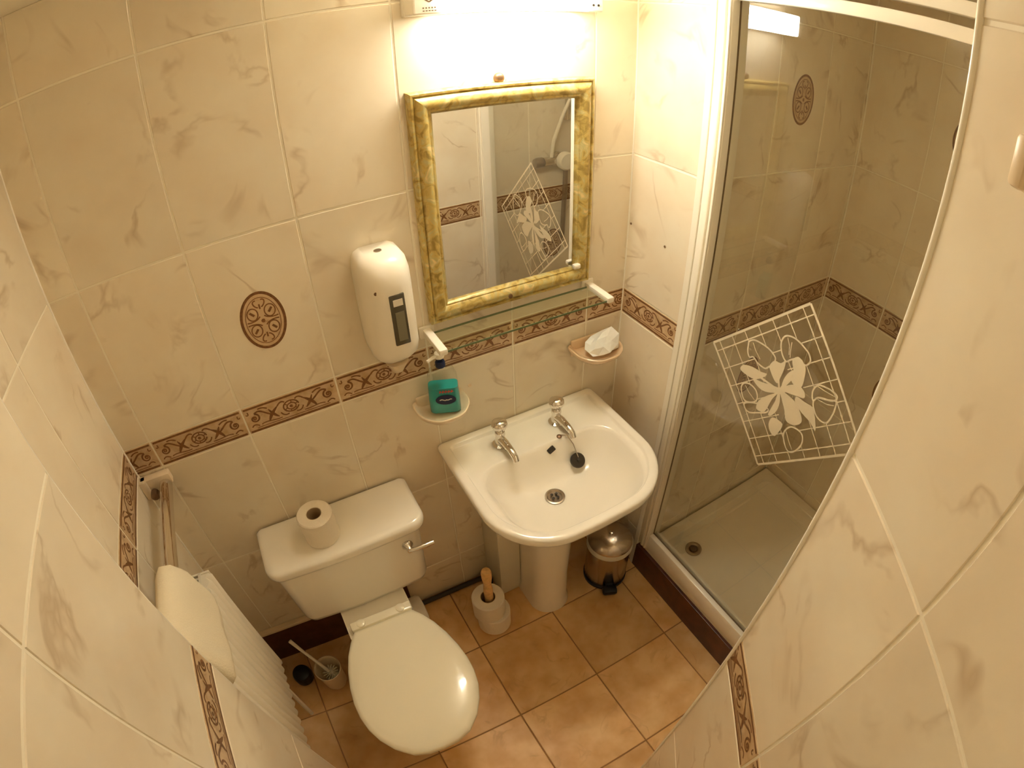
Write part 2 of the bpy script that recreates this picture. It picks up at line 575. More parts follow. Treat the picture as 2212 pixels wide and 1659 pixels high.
# closed door behind the camera
xd1 = XE1 - tl * math.sin(AR)
d = struct(obj('door_1', BX(XL2 - .02, xd1 + .05, YD - .05, YD, 0, CEILZ), DOORW), 'plain painted door behind the camera')
bm = bmesh.new(); lathe(bm, [(.024, 0), (.024, .008), (.009, .012), (.009, .04), (.02, .045), (.026, .06), (.018, .075), (0.001, .078)], 20, axis='Y')
for v in bm.verts:
    v.co.y *= -1
obj('door_knob', bm, CHROME, d, (xd1 - .06, YD, 1.0), smooth=40)

# boards at the foot of the walls
b_ = struct(obj('baseboard_back', BX(.002, .60, -.016, .0, 0, .196, bev=.003), DARKW), 'dark brown board at the foot of the wall behind the toilet')
obj('board_cap', BX(.002, .60, -.020, .0, .196, .21, bev=.002), CREAMP, b_)
struct(obj('baseboard_right', BX(XR - .006, XR + .012, YN, -.262, 0, .139, bev=.002), DARKW), 'dark brown wooden board under the shower tray')
# trims: pale edge beads
def vbead(name, x, y, r, z0=0., z1=CEILZ, mat=FRAMEW):
    bm = bmesh.new()
    lathe(bm, [(r, z0), (r, z1)], 10)
    return struct(obj(name, bm, mat, None, (x, y, 0), smooth=40))
vbead('trim_1', XE1 + .001, YN - .0005, .0042)
vbead('trim_2', XL2 - .002, YE2 - .001, .002)
vbead('trim_3', 0.0, 0.0, .0032, .21)
vbead('trim_4', XR, 0.0, .0032)
vbead('trim_5', XS, YS, .004, .16)
struct(obj('trim_6', BX(XR - .006, XR + .02, -.266, -.2455, 0, CEILZ, bev=.002), FRAMEW), 'white edge strip beside the shower door')

# ------------------------------------------------------------------ strip light
t = thing('strip_light', 'lit white strip light above the gold mirror', 'light', (1.069, 0, 1.955))
Z0, Z1 = -.034, .037
obj('backplate', BX(-.222, .222, -.022, 0, Z0, Z1, bev=.003), WHITEP, t)
c = obj('end_cap', BX(-.222, -.156, -.078, -.022, Z0, Z1, bev=.004), WHITEP, t)
mk = []
ribbon(mk, [(-.012, .012), (.0, .004)], .003); ribbon(mk, [(.012, .012), (.0, .004)], .003)
for q in range(5):
    ribbon(mk, [(-.014 + q * .006, -.008), (-.011 + q * .006, -.008)], .003)
    ribbon(mk, [(-.014 + q * .006, -.014), (-.010 + q * .006, -.014)], .002)
link('socket_marking', flat_mesh(mk, lambda a, b: (-.189 + a, -.0784, b - .012), 'socket_marking'), SCREWM, c)
c = obj('end_cap', BX(.178, .222, -.078, -.022, Z0, Z1, bev=.004), WHITEP, t)
for q in (-.007, .007):
    bm = bmesh.new(); lathe(bm, [(.003, 0), (.003, .002)], 10, (.2 + q, -.077, -.018), 'Y')
    obj('socket_hole', bm, RUBBER, c)
obj('diffuser', BX(-.1555, .1775, -.090, -.022, Z0 + .001, Z1 - .001, bev=.006, seg=3), LAMPE, t, smooth=40)

# ------------------------------------------------------------------ mirror
t = thing('mirror', 'rectangular wall mirror in a mottled gold frame', 'mirror', (1.076, 0, 1.4765))
MW, MH, FWD = .235, .2815, .052
def frame_side(horizontal, s):
    prof = [(0, .000), (0, -.020), (.004, -.026), (.008, -.026), (.011, -.022), (.016, -.029), (.026, -.033), (.036, -.030), (.042, -.022), (.046, -.022), (FWD, -.014), (FWD, .0)]
    rings = []
    hl, off = (MW, MH) if horizontal else (MH, MW)
    for e in (-1, 1):
        ring = []
        for d_, y in prof:
            l_ = e * (hl - d_)
            o_ = s * (off - d_)
            ring.append((l_, y, o_) if horizontal else (o_, y, l_))
        rings.append(ring)
    return loft(bmesh.new(), rings)
for hz in (True, False):
    for s in (-1, 1):
        obj('frame_side', frame_side(hz, s), GOLD, t, smooth=50)
obj('mirror_glass', BX(-MW + FWD - .004, MW - FWD + .004, -.012, -.006, -MH + FWD - .004, MH - FWD + .004), MIRR, t)
bm = bmesh.new(); lathe(bm, [(.0125, 0), (.0125, .006), (.009, .011), (.004, .013)], 16, (-.015, 0, .291), 'Y')
obj('hanging_screw', bm, SCREWM, t, smooth=40)
bm = bmesh.new(); lathe(bm, [(.006, 0), (.006, .003), (.002, .004)], 12, (-.02, -.0325, -.257), 'Y')
obj('frame_screw', bm, SCREWM, t)
obj('clip', BX(.176, .198, -.035, -.02, -.232, -.218, bev=.004), WHITEP, t, smooth=40)

# ------------------------------------------------------------------ glass shelf
t = thing('glass_shelf', 'clear glass shelf on two white brackets under the mirror', 'shelf', (1.075, 0, 1.17))
sp = obj('shelf_pane', BX(-.243, .243, -.112, -.018, -.003, .003, bev=.001), SHELFG, t)
for y in (-.1126, -.0178):
    obj('green_edge', BX(-.2425, .2425, y - .0006, y + .0006, -.0026, .0026), GEDGE, sp)
for s in (-1, 1):
    bm = bmesh.new()
    x = s * .2445
    box(bm, x - .011, x + .011, -.118, -.004, -.006, .011, bev=.004)
    box(bm, x - .02, x + .02, -.008, 0, -.016, .018, bev=.003)
    obj('bracket', bm, WHITEP, t, smooth=40)

# ------------------------------------------------------------------ wall soap dispenser
t = thing('soap_dispenser', 'white wall mounted soap dispenser left of the mirror', 'dispenser', (.730, 0, 1.19))
def dsec(hw, dp, z, r=.045):
    return at(rrect(-hw, hw, -dp, 0, (r, r, .006, .006), 8, 5, .006), z)
bm = bmesh.new()
loft(bm, [dsec(.030, .05, -.045, .02), dsec(.046, .082, -.02, .03), dsec(.055, .104, .0, .04), dsec(.058, .110, .02, .045), dsec(.0585, .112, .1, .045), dsec(.0585, .112, .175, .045), dsec(.058, .109, .205, .045), dsec(.055, .098, .228, .043), dsec(.048, .082, .240, .038), dsec(.036, .066, .246, .03)])
obj('body', bm, WHITEP, t, smooth=60)
wnd = obj('window', BX(-.010, .026, -.1195, -.105, .040, .168, bev=.003), SMOKE, t, smooth=40)
obj('level_strip', BX(-.001, .02, -.1205, -.119, .052, .125, bev=.0004), OLIVE, wnd)
obj('window_tab', BX(-.002, .02, -.1205, -.119, .14, .156, bev=.0004), WHITEP, wnd)
bm = bmesh.new(); lathe(bm, [(.009, .243), (.009, .2475), (.005, .249), (.002, .2485)], 16, (.0, -.045, 0))
obj('lock', bm, DRAINM, t, smooth=40)
bm = bmesh.new()
loft(bm, [at(rrect(-.012, .012, -.062, -.03, .010, 6, 3), -.072), at(rrect(-.018, .018, -.072, -.02, .014, 6, 3), -.055), at(rrect(-.028, .028, -.078, -.006, .02, 6, 3), -.04)])
obj('nozzle', bm, CREAMP, t, smooth=60)
bm = bmesh.new(); lathe(bm, [(.004, 0), (.004, .0015)], 10, (-.034, -.1095, .178), 'Y')
obj('rivet', bm, SCREWM, t)

# ------------------------------------------------------------------ soap dishes
def wall_dish(name, label, x, z, hw, dp, mat, rim):
    t = thing(name, label, 'soap dish', (x, 0, z), 0, 'soap dishes on the wall')
    R = lambda k, f, zz: at(rrect(-hw * k, hw * k, -dp * f, -.004, (hw * k * .75, hw * k * .75, .012, .012), 8, 5, .012), zz)
    bm = bmesh.new()
    loft(bm, [R(.55, .55, -.034), R(.8, .82, -.026), R(.97, .97, -.010), R(1., 1., -.002), R(1., 1., .002), R(.97, .975, .004), R(.88, .90, .0), R(.80, .84, -.008), R(.6, .65, -.016)])
    obj('bowl', bm, mat, t, smooth=50)
    bm = BX(-hw * .8, hw * .8, -.010, 0, -.04, .016, bev=.004)
    obj('wall_plate', bm, mat, t, smooth=40)
    return t
dish_l = wall_dish('soap_dish', 'cream wall soap dish holding the teal soap bottle', .832, .962, .074, .105, CREAMP, None)
wall_dish('soap_dish', 'peach glass wall soap dish holding a white wrapper near the corner', 1.335, .975, .080, .112, PEACH, None)
# screw cap beside left dish
bm = bmesh.new(); lathe(bm, [(.006, 0), (.005, .003), (.002, .004)], 12, axis='Y')
obj('screw_cap', bm, CREAMP, dish_l, (.103, 0, -.007), smooth=40)

# crumpled white wrapper
bm = bmesh.new()
bmesh.ops.create_icosphere(bm, subdivisions=2, radius=1)
for v in bm.verts:
    p = v.co.copy()
    k = 1 + .35 * noise.noise(p * 1.7 + Vector((3, 1, 5))) + .16 * noise.noise(p * 4.3)
    k = math.floor(k * 9) / 9 * .5 + k * .5
    v.co = Vector((p.x * .060 * k, p.y * .040 * k, max(-.012, p.z * .050 * k + .012 * math.sin(p.x * 3))))
tag(obj('soap_wrapper', bm, TISSUE, None, (1.342, -.062, .986)), 'crumpled white paper wrapper lying in the peach soap dish', 'wrapper')

# soap bottle
t = thing('soap_bottle', 'teal pump soap bottle standing in the cream soap dish', 'bottle', (.838, -.056, .953), math.radians(-22))
def osec(hw, hd, z):
    return at(rrect(-hw, hw, -hd, hd, min(hw, hd) * .6, 6, 4), z)
bm = bmesh.new()
loft(bm, [osec(.037, .018, 0), osec(.041, .021, .004), osec(.041, .021, .045), osec(.039, .020, .082)])
lq = obj('liquid', bm, TEAL, t, smooth=50)
bm = bmesh.new()
loft(bm, [osec(.0415, .0215, .0045), osec(.0415, .0215, .045), osec(.0395, .0205, .083), osec(.038, .020, .110), osec(.032, .0175, .128), osec(.020, .0135, .138), osec(.012, .011, .143)], False, True)
obj('shell', bm, CLEARP, t, smooth=50)
bm = bmesh.new(); lathe(bm, [(.013, .141), (.013, .154), (.011, .157), (.0055, .158), (.0055, .168)], 18)
obj('collar', bm, NAVY, t, smooth=40)
bm = bmesh.new(); lathe(bm, [(.012, .168), (.013, .172), (.012, .181), (.004, .183)], 18)
tube(bm, [(0, 0, .176), (-.015, -.012, .176), (-.030, -.022, .172)], .0045, 8)
obj('pump_head', bm, WHITEP, t, smooth=40)
lab = link('label', flat_mesh([arc((.004, .047), .016, 0, 345, 24, .027)], lambda a, b: (a, -.0222, b), 'label'), NAVY, t)
mk = []
ribbon(mk, bez([(-.012, .046), (-.004, .054), (.0, .040), (.006, .048)]), .003)
ribbon(mk, bez([(.006, .048), (.010, .042), (.014, .052), (.020, .048)]), .003)
link('label_writing', flat_mesh(mk, lambda a, b: (a, -.0225, b), 'label_writing'), WHITEL, lab)
mk = []
for q in range(5):
    x = -.010 + q * .0075
    ribbon(mk, [(x, .069), (x + .002, .077)], .003)
    ribbon(mk, [(x, .073), (x + .006, .073)], .0028)
link('red_lettering', flat_mesh(mk, lambda a, b: (a, -.0216, b), 'red_lettering'), REDL, lab)

# ------------------------------------------------------------------ washbasin
t = thing('washbasin', 'cream pedestal washbasin with two chrome taps under the mirror', 'sink', (1.083, 0, 0))
RZ = .786
def basin(inset, z, r=.17, bul=.02, rb=.012, back=None):
    hw = .272 - inset
    return at(rrect(-hw, hw, -.462 + inset, -.002 - (inset if back is None else back), (max(.01, r - inset),) * 2 + (rb, rb), 12, 8, bul), z)
def bowl(s, z, dy=0, k=1.0):
    hw = .222 * s
    y0, y1 = -.300 - .146 * s + dy, -.300 + .148 * s + dy
    r = .135 * s
    return at(rrect(-hw, hw, y0, y1, (r, r, r * .55, r * .55), 12, 8, .014 * s), z)
bm = bmesh.new()
loft(bm, [basin(.17, .60, .10, .01, .012, .0), basin(.135, .635, .12, .01, .012, .0), basin(.065, .69, .15, .02, .012, .0), basin(.02, .735, .17, .02, .012, .0), basin(.004, .752, .17, .02, .012, 0), basin(0, .762, .17, .02, .012, 0), basin(0, RZ - .007, .17, .02, .012, 0), basin(.003, RZ - .002, .17, .02), basin(.008, RZ),
          basin(.026, RZ), basin(.0285, RZ - .002), basin(.031, RZ - .010), basin(.034, RZ - .011),
          bowl(1.03, RZ - .011), bowl(1.0, RZ - .013), bowl(.965, RZ - .022), bowl(.90, RZ - .050), bowl(.80, RZ - .085, .005), bowl(.62, RZ - .112, .015), bowl(.40, RZ - .124, .03), bowl(.14, RZ - .129, .043)])
obj('basin', bm, CERAM, t, smooth=55)
bm = bmesh.new()
def ped(hw, y0, y1, z):
    return at(rrect(-hw, hw, y0, y1, (hw * .95, hw * .95, .02, .02), 10, 4), z)
loft(bm, [ped(.078, -.290, -.09, 0), ped(.076, -.288, -.09, .02), ped(.070, -.282, -.09, .05), ped(.068, -.278, -.09, .2), ped(.072, -.284, -.08, .42), ped(.086, -.30, -.06, .56), ped(.105, -.32, -.04, .63)])
obj('pedestal', bm, CERAM, t, smooth=55)
# waste, overflow, plug
bm = bmesh.new()
lathe(bm, [(.030, .0), (.030, .0035), (.025, .0045), (.021, .002), (.019, -.003)], 24)
wz = RZ - .129
ws = obj('waste', bm, DRAINM, t, (-.018, -.256, wz + .001), smooth=40)
for q in range(4):
    bm = bmesh.new(); lathe(bm, [(.0045, 0), (.0045, .001)], 10, (.010 * math.cos(q * PI / 2 + .6), .010 * math.sin(q * PI / 2 + .6), .0046))
    obj('waste_hole', bm, RUBBER, ws)
bm = BX(-.012, .012, -.004, .004, -.009, .009, bev=.003)
ov = obj('overflow_slot', bm, RUBBER, t, (.024, -.163, RZ - .032)); ov.rotation_euler = (math.radians(-25), math.radians(-30), 0)
bm = bmesh.new(); lathe(bm, [(.020, 0), (.023, .004), (.024, .012), (.021, .015), (.006, .016), (.005, .022), (.002, .024)], 24)
pl = obj('plug', bm, RUBBER, t, (.098, -.192, RZ - .092), smooth=40); pl.rotation_euler = (math.radians(42), 0, 0)
bm = bmesh.new()
tube(bm, [(.098, -.2, RZ - .07), (.092, -.18, RZ - .03), (.082, -.158, RZ - .005), (.07, -.145, RZ - .008)], .0016, 6)
obj('chain', bm, DRAINM, t)
bm = bmesh.new(); lathe(bm, [(.008, 0), (.008, .003), (.004, .006)], 14)
obj('chain_stay', bm, SCREWM, t, (.062, -.146, RZ - .011), smooth=40)
for x in (-.103, .089):
    bm = bmesh.new()
    lathe(bm, [(.024, -.008), (.024, .002), (.016, .006), (.014, .03), (.016, .04), (.014, .052), (.010, .056)], 22)
    tube(bm, [(0, 0, .020), (0, -.03, .027), (0, -.065, .028), (0, -.088, .022), (0, -.096, .010)], [.0135, .0125, .0105, .010, .0095], 14)
    tp = obj('tap', bm, CHROME, t, (x, -.085, RZ - .009), smooth=50)
    bm = bmesh.new()
    lathe(bm, [(.009, .054), (.012, .060), (.021, .066), (.024, .074), (.022, .083), (.012, .090), (.002, .091)], 22)
    obj('tap_head', bm, CHROME, tp, smooth=50)

# ------------------------------------------------------------------ toilet
t = thing('toilet', 'cream close coupled toilet with a closed oval lid', 'toilet', (.455, 0, 0))
def cst(hw, dp, z, r=.03, y1=-.008):
    return at(rrect(-hw, hw, -dp, y1, (r, r, .01, .01), 8, 6, .008), z)
bm = bmesh.new()
loft(bm, [cst(.175, .150, .395, .03), cst(.208, .166, .41, .035), cst(.212, .17, .43, .035), cst(.219, .173, .60, .035), cst(.223, .175, .675, .035)])
ci = obj('cistern', bm, CERAM, t, smooth=50)
bm = bmesh.new()
loft(bm, [cst(.225, .176, .672, .035), cst(.236, .186, .678, .04), cst(.238, .188, .688, .04), cst(.238, .188, .702, .04), cst(.235, .185, .710, .04), cst(.226, .176, .7145, .035), cst(.216, .166, .7135, .03), cst(.20, .15, .714, .03)])
obj('cistern_lid', bm, CERAM, t, smooth=50)
bm = bmesh.new(); lathe(bm, [(.017, 0), (.017, .008), (.011, .014), (.008, .03)], 18, axis='Y')
lv = obj('flush_lever', bm, CHROME, t, (.166, -.174, .622), smooth=50)
bm = bmesh.new(); tube(bm, [(-.004, -.026, 0), (.02, -.03, .001), (.05, -.031, .001), (.072, -.030, .0)], [.006, .0065, .0085, .007], 10)
obj('lever_arm', bm, CHROME, lv, smooth=60)
def egg(s=1.0, dy=0., back=.262, front=.702):
    half = [(.095, back), (.118, back + .03), (.140, back + .07), (.158, back + .12), (.170, back + .17), (.176, back + .22), (.175, back + .265), (.166, back + .31), (.149, back + .35), (.122, back + .39), (.083, front - .016), (.042, front - .003), (0, front)]
    half = [(x * s, -(.48 + (y - .48) * s) + dy) for x, y in half]
    return [(-x, y) for x, y in half[::-1]][:-1] + [(-half[0][0], half[0][1])] + half[:-1][:] if False else half[::-1] + [(-x, y) for x, y in half[1:][::-1]][::-1][::-1] if False else [(x, y) for x, y in half] + [(-x, y) for x, y in half[-2::-1]]
ex = .013                                    # seat axis sits a little right of the cistern middle
bm = bmesh.new()
E_ = lambda s, z: [(x + ex, y, z) for x, y in egg(s)]
loft(bm, [E_(.97, .402), E_(1.0, .406), E_(1.005, .414), E_(.99, .421), E_(.93, .426), E_(.75, .430), E_(.45, .432), E_(.15, .433)])
obj('lid', bm, SEATM, t, smooth=50)
bm = bmesh.new()
loft(bm, [E_(.95, .382), E_(.985, .386), E_(.985, .398), E_(.96, .401)])
obj('seat', bm, SEATM, t, smooth=50)
bm = bmesh.new()
P_ = lambda s, z, dy=0., sx=1.: [(x * sx + ex, y, z) for x, y in egg(s, dy)]
loft(bm, [P_(.62, 0, .10, .95), P_(.60, .02, .10, .95), P_(.55, .08, .11, .9), P_(.58, .17, .10, .95), P_(.72, .26, .06), P_(.87, .33, .02), P_(.94, .365, 0), P_(.955, .381, 0)])
obj('bowl', bm, CERAM, t, smooth=60)
bm = bmesh.new()
loft(bm, [at(rrect(-.095, .095, -.30, -.02, .02, 6, 4), .30), at(rrect(-.11, .11, -.30, -.02, .02, 6, 4), .36), at(rrect(-.108, .108, -.285, -.02, .02, 6, 4), .396)])
bmesh.ops.translate(bm, verts=bm.verts, vec=(ex * .5, 0, 0))
obj('rear_ledge', bm, CERAM, t, smooth=50)
obj('hinge_bar', BX(ex - .10, ex + .10, -.262, -.232, .398, .428, bev=.006), SEATM, t, smooth=40)
for s in (-1, 1):
    bm = bmesh.new(); lathe(bm, [(.014, .426), (.014, .431), (.009, .434)], 14, (ex + s * .065, -.247, 0))
    obj('hinge_cap', bm, SEATM, t, smooth=40)
# white outlet collar behind the pan
bm = bmesh.new(); lathe(bm, [(.050, -.10), (.062, -.05), (.062, .0), (.055, .012), (.03, .016)], 24, (.158, -.095, .095), 'X')
obj('outlet_connector', bm, WHITEP, t, smooth=50)

# toilet roll standing on the cistern
def roll(name, label, loc, r=.05, h=.098, core=.021, rz=0., group=None):
    t = thing(name, label, 'toilet roll', loc, rz, group)
    bm = bmesh.new()
    prof = [(core, 0), (r - .003, 0), (r, .003), (r, h - .003), (r - .003, h), (core + .001, h), (core, h - .002)]
    n = 36
    rings = [[(p[0] * math.cos(2 * PI * i / n), p[0] * math.sin(2 * PI * i / n), p[1]) for i in range(n)] for p in prof + prof[:1]]
    loft(bm, rings, False, False)
    # loose end of the sheet
    a0 = 1.1
    loft(bm, [[((r + d_) * math.cos(a0 + k * .08), (r + d_) * math.sin(a0 + k * .08), z) for k in range(6)] for z, d_ in ((.002, .0015), (h - .002, .0015))], False, False, False)
    bmesh.ops.remove_doubles(bm, verts=bm.verts, dist=1e-5)
    obj('paper', bm, PAPER, t, smooth=40)
    bm = bmesh.new()
    rings = [[(q * math.cos(2 * PI * i / n), q * math.sin(2 * PI * i / n), z) for i in range(n)] for q, z in ((core, .001), (core, h - .001), (core - .0012, h - .001), (core - .0012, .001), (core, .001))]
    loft(bm, rings, False, False)
    obj('core', bm, CARD, t, smooth=40)
    return t
roll('toilet_roll', 'single toilet roll standing on top of the cistern', (.408, -.110, .7148), .050, .095)

# ------------------------------------------------------------------ spare rolls on a wooden pole
PX, PY = .838, -.215
t = thing('roll_holder', 'wooden pole roll holder standing left of the sink pedestal', 'toilet roll holder', (PX, PY, 0))
bm = bmesh.new(); lathe(bm, [(.052, 0), (.052, .008), (.046, .012), (.012, .0125)], 28)
obj('base', bm, PINE, t, smooth=40)
bm = bmesh.new(); lathe(bm, [(.0155, .012), (.0155, .225), (.017, .245), (.0155, .27), (.013, .29), (.0145, .305), (.0175, .33), (.018, .362), (.015, .372), (.006, .374)], 20)
obj('pole', bm, PINE, t, smooth=50)
roll('toilet_roll', 'lower spare toilet roll of the stack on the wooden pole', (PX + .009, PY - .005, .0126), .061, .096, .029, .4, 'spare rolls on the wooden pole')
roll('toilet_roll', 'upper spare toilet roll of the stack on the wooden pole', (PX - .004, PY, .1088), .058, .098, .026, 2., 'spare rolls on the wooden pole')

# ------------------------------------------------------------------ pedal bin
t = thing('pedal_bin', 'small steel pedal bin with domed lid right of the pedestal', 'bin', (1.335, -.238, 0), math.radians(-24))
bm = bmesh.new(); lathe(bm, [(.080, 0), (.083, .006), (.083, .205)], 36)
obj('body', bm, STEEL, t, smooth=40)
bm = bmesh.new(); lathe(bm, [(.081, -.001), (.086, .001), (.086, .014), (.0835, .016)], 36)
obj('base_ring', bm, BLACK, t, smooth=40)
bm = bmesh.new(); lathe(bm, [(.0835, .203), (.0885, .207), (.0885, .222), (.085, .228)], 36)
obj('rim', bm, PIPEM, t, smooth=40)
bm = bmesh.new(); lathe(bm, [(.0845, .227), (.082, .238), (.070, .252), (.048, .263), (.022, .268), (.002, .269)], 36)
obj('lid', bm, STEEL, t, smooth=40)
bm = bmesh.new(); lathe(bm, [(.010, .268), (.009, .273), (.003, .275)], 14)
obj('lid_knob', bm, STEEL, t, smooth=40)
bm = bmesh.new(); box(bm, -.029, .029, -.120, -.080, .006, .034, bev=.010); box(bm, -.014, .014, -.09, -.078, .0, .045, bev=.004)
obj('pedal', bm, BLACK, t, smooth=40)
obj('hinge', BX(-.022, .022, .080, .096, .195, .236, bev=.003), BLACK, t, smooth=40)

# ------------------------------------------------------------------ toilet brush, pot
t = thing('toilet_brush', 'white toilet brush leaning in a round holder beside the toilet', 'toilet brush', (.212, -.188, 0))
bm = bmesh.new(); lathe(bm, [(.001, .004), (.036, .004), (.042, .02), (.046, .12), (.050, .121), (.050, .126), (.048, .127), (.0465, .124), (.040, .03), (.034, .012), (.001, .012)], 30, cap=False)
obj('holder', bm, CREAMP, t, smooth=40)
bm = bmesh.new(); tube(bm, [(.004, -.004, .07), (-.02, .022, .135), (-.05, .056, .19), (-.078, .09, .238)], [.006, .006, .0055, .0075], 10)
obj('handle', bm, WHITEP, t, smooth=50)
bm = bmesh.new()
for k in range(9):
    for q in range(14):
        a = q * 2 * PI / 14 + k * .2
        z = .028 + k * .008
        r = .026 + .003 * math.sin(k)
        tube(bm, [(.003, -.003, z), (.003 + r * math.cos(a), -.003 + r * math.sin(a), z + .006)], .0016, 4, False)
obj('bristles', bm, PIPEM, t)['kind'] = 'stuff'
bm = bmesh.new(); lathe(bm, [(.030, 0), (.036, .006), (.037, .04), (.033, .052), (.020, .058), (.002, .059)], 28)
tag(obj('pot', bm, BLACK, None, (.10, -.128, 0), smooth=40), 'small black round pot on the floor left of the toilet brush', 'pot')

# ------------------------------------------------------------------ towel rail and towel (recess of the left wall)
t = thing('towel_rail', 'chrome towel rail with a cream bracket in the left recess', 'towel rail', (0, 0, 1.005))
bm = bmesh.new(); tube(bm, [(.068, -.012, 0), (.068, -.3, 0), (.068, -.574, 0)], .018, 18)
obj('rail', bm, CHROME, t, smooth=40)
for y in (-.002, -.560):
    bm = bmesh.new()
    if y > -.1:
        box(bm, .0, .090, y - .025, y, -.006, .030, bev=.006)
        box(bm, .0, .022, y - .03, y, -.03, .03, bev=.005)
    else:
        box(bm, .040, .096, -.585, -.574, -.030, .030, bev=.004)
    obj('bracket', bm, CREAMP, t, smooth=40)
bm = bmesh.new(); lathe(bm, [(.012, 0), (.012, .018), (.008, .021)], 14, (.03, -.028, -.012), 'Y')
obj('bracket_screw_cap', bm, SCREWM, t, smooth=40)
# towel folded over the rail
prof = [(.046, .912), (.044, .94), (.043, .98), (.044, 1.03), (.052, 1.062), (.070, 1.082), (.092, 1.078), (.110, 1.055), (.121, 1.02), (.128, .985), (.134, .955), (.138, .93), (.137, .913), (.130, .906), (.120, .905), (.110, .909), (.104, .92), (.100, .945), (.096, .965), (.093, 1.0), (.086, 1.020), (.068, 1.027), (.052, 1.02), (.0475, 1.0), (.0475, .96), (.0475, .94), (.047, .912), (.0465, .910)]
bm = bmesh.new()
rings = []
ys = [-.338, -.342, -.352, -.372, -.405, -.445, -.49, -.53, -.555, -.566, -.570]
sc = [.35, .6, .82, .95, 1, 1.1, 1.2, 1.25, 1.15, .9, .5]
for y, s in zip(ys, sc):
    cxx, czz = .10, .90
    ring = []
    for i, (x, z) in enumerate(prof):
        outer = i < 17
        k = 1 - (1 - s) * (.10 if outer else 0.0)
        zz = z - (1 - s) * .05 * (1 if z > 1.03 else 0)
        nx = .004 * noise.noise(Vector((x * 20, y * 22, z * 14)))
        xx = x + nx if x > .09 else x
        if outer and x > .10:
            xx = .10 + (xx - .10) * (.25 + .75 * s)
        ring.append((xx, y, zz))
    rings.append(ring)
loft(bm, rings)
tag(obj('towel', bm, TOWEL, None, smooth=60), 'cream hand towel folded over the chrome rail on the left', 'towel')

# ------------------------------------------------------------------ radiator
t = thing('radiator', 'small white fluted radiator under the towel rail', 'radiator', (0, -.418, .385))
hy, RH = .163, .515
bm = bmesh.new()
n = 66
front = []
for i in range(n + 1):
    y = -hy + 2 * hy * i / n
    front.append((.119 + .0085 * abs(math.cos(PI * i / 6)) - .003, y))
back = [(.096, y) for x, y in front]
rings = []
for z, k in ((0, -.006), (.012, 0), (RH - .012, 0), (RH, -.006)):
    rings.append([(x + k, y, z) for x, y in front] + [(x, y, z) for x, y in back[::-1]])
loft(bm, rings)
obj('front_panel', bm, PAINTW, t, smooth=50)
obj('back_panel', BX(.045, .06, -hy, hy, .0, RH, bev=.003), PAINTW, t, smooth=40)
for s in (-1, 1):
    obj('side_cover', BX(.043, .122, s * hy - .003, s * hy + .003, .0, RH + .003, bev=.001), PAINTW, t)
bm = bmesh.new()
for i in range(16):
    y = -hy + .012 + i * (2 * hy - .024) / 15
    box(bm, .062, .094, y - .003, y + .003, RH - .008, RH + .001)
box(bm, .058, .064, -hy, hy, RH - .01, RH + .003); box(bm, .092, .099, -hy, hy, RH - .01, RH + .003)
obj('top_grille', bm, PAINTW, t)
bm = bmesh.new(); lathe(bm, [(.008, 0), (.008, .012), (.005, .015)], 14)
vb = obj('bleed_valve', bm, BLACK, t, (.078, hy + .012, RH - .05), smooth=40); vb.rotation_euler = (-PI / 2, 0, 0)
for y in (-hy + .02, hy - .02):
    bm = bmesh.new(); tube(bm, [(.078, y, 0), (.078, y, -.12), (.078, y, -.385)], .0075, 10)
    obj('pipe', bm, PAINTW, t, smooth=40)
for s in (-1, 1):
    obj('wall_bracket', BX(.0, .046, s * .09 - .012, s * .09 + .012, .1, .42), PAINTW, t)

# ------------------------------------------------------------------ pipe boxing and dark bar for the shadow at the wall foot
t = thing('pipe_boxing', 'white upright pipe boxing on the floor behind the pedestal', 'pipe boxing', (.970, 0, 0))
obj('front_board', BX(-.042, .042, -.125, -.117, .004, .44, bev=.002), PIPEM, t)
for s in (-1, 1):
    obj('side_board', BX(s * .038 - .004, s * .038 + .004, -.118, -.001, .004, .44, bev=.001), PIPEM, t)
t = thing('wall_foot_shade', 'dark bar standing for the shadow along the foot of the wall, with a black valve', 'pipe', (.80, -.02, 0))
bm = bmesh.new(); tube(bm, [(-.17, 0, .014), (0, 0, .014), (.13, -.002, .014)], .010, 10)
obj('pipe', bm, RUBBER, t, smooth=40)  # dark bar laid in as the shadow band under the tiles
bm = bmesh.new(); lathe(bm, [(.014, 0), (.016, .006), (.016, .032), (.012, .038), (.003, .04)], 16, (.105, -.045, .03))
tube(bm, [(.105, -.003, .016), (.105, -.045, .018)], .008, 8)
obj('valve', bm, BLACK, t, smooth=40)

# ------------------------------------------------------------------ shower
GX = 1.487
t = thing('shower_tray', 'cream shower tray with a round drain', 'shower tray', ((XR + XS) / 2, (YS + YN) / 2, 0))
hx, hy2 = (XS - XR) / 2 - .006, (YS - YN) / 2 - .005
def tr(i, z, r=.03):
    return at(rrect(-hx + i, hx - i, -hy2 + i, hy2 - i, max(.004, r), 6, 3), z)
bm = bmesh.new()
loft(bm, [tr(.0, .138, .004), tr(0, .158, .004), tr(.004, .163, .006), tr(.046, .163, .03), tr(.050, .160, .04), tr(.062, .112, .05), tr(.068, .106, .055), tr(.13, .103, .07), tr(.28, .100, .05)], False, True)
obj('tray', bm, CERAM, t, smooth=24)
bm = bmesh.new(); lathe(bm, [(.034, .0), (.034, .004), (.028, .006), (.020, .003), (.018, .0)], 26)
dr = obj('drain', bm, DRAINM, t, (1.652 - (XR + XS) / 2, -.398 - (YS + YN) / 2, .105), smooth=40)
bm = bmesh.new(); lathe(bm, [(.014, .003), (.014, .0045), (.009, .006)], 18)
obj('drain_cap', bm, RUBBER, dr, smooth=40)
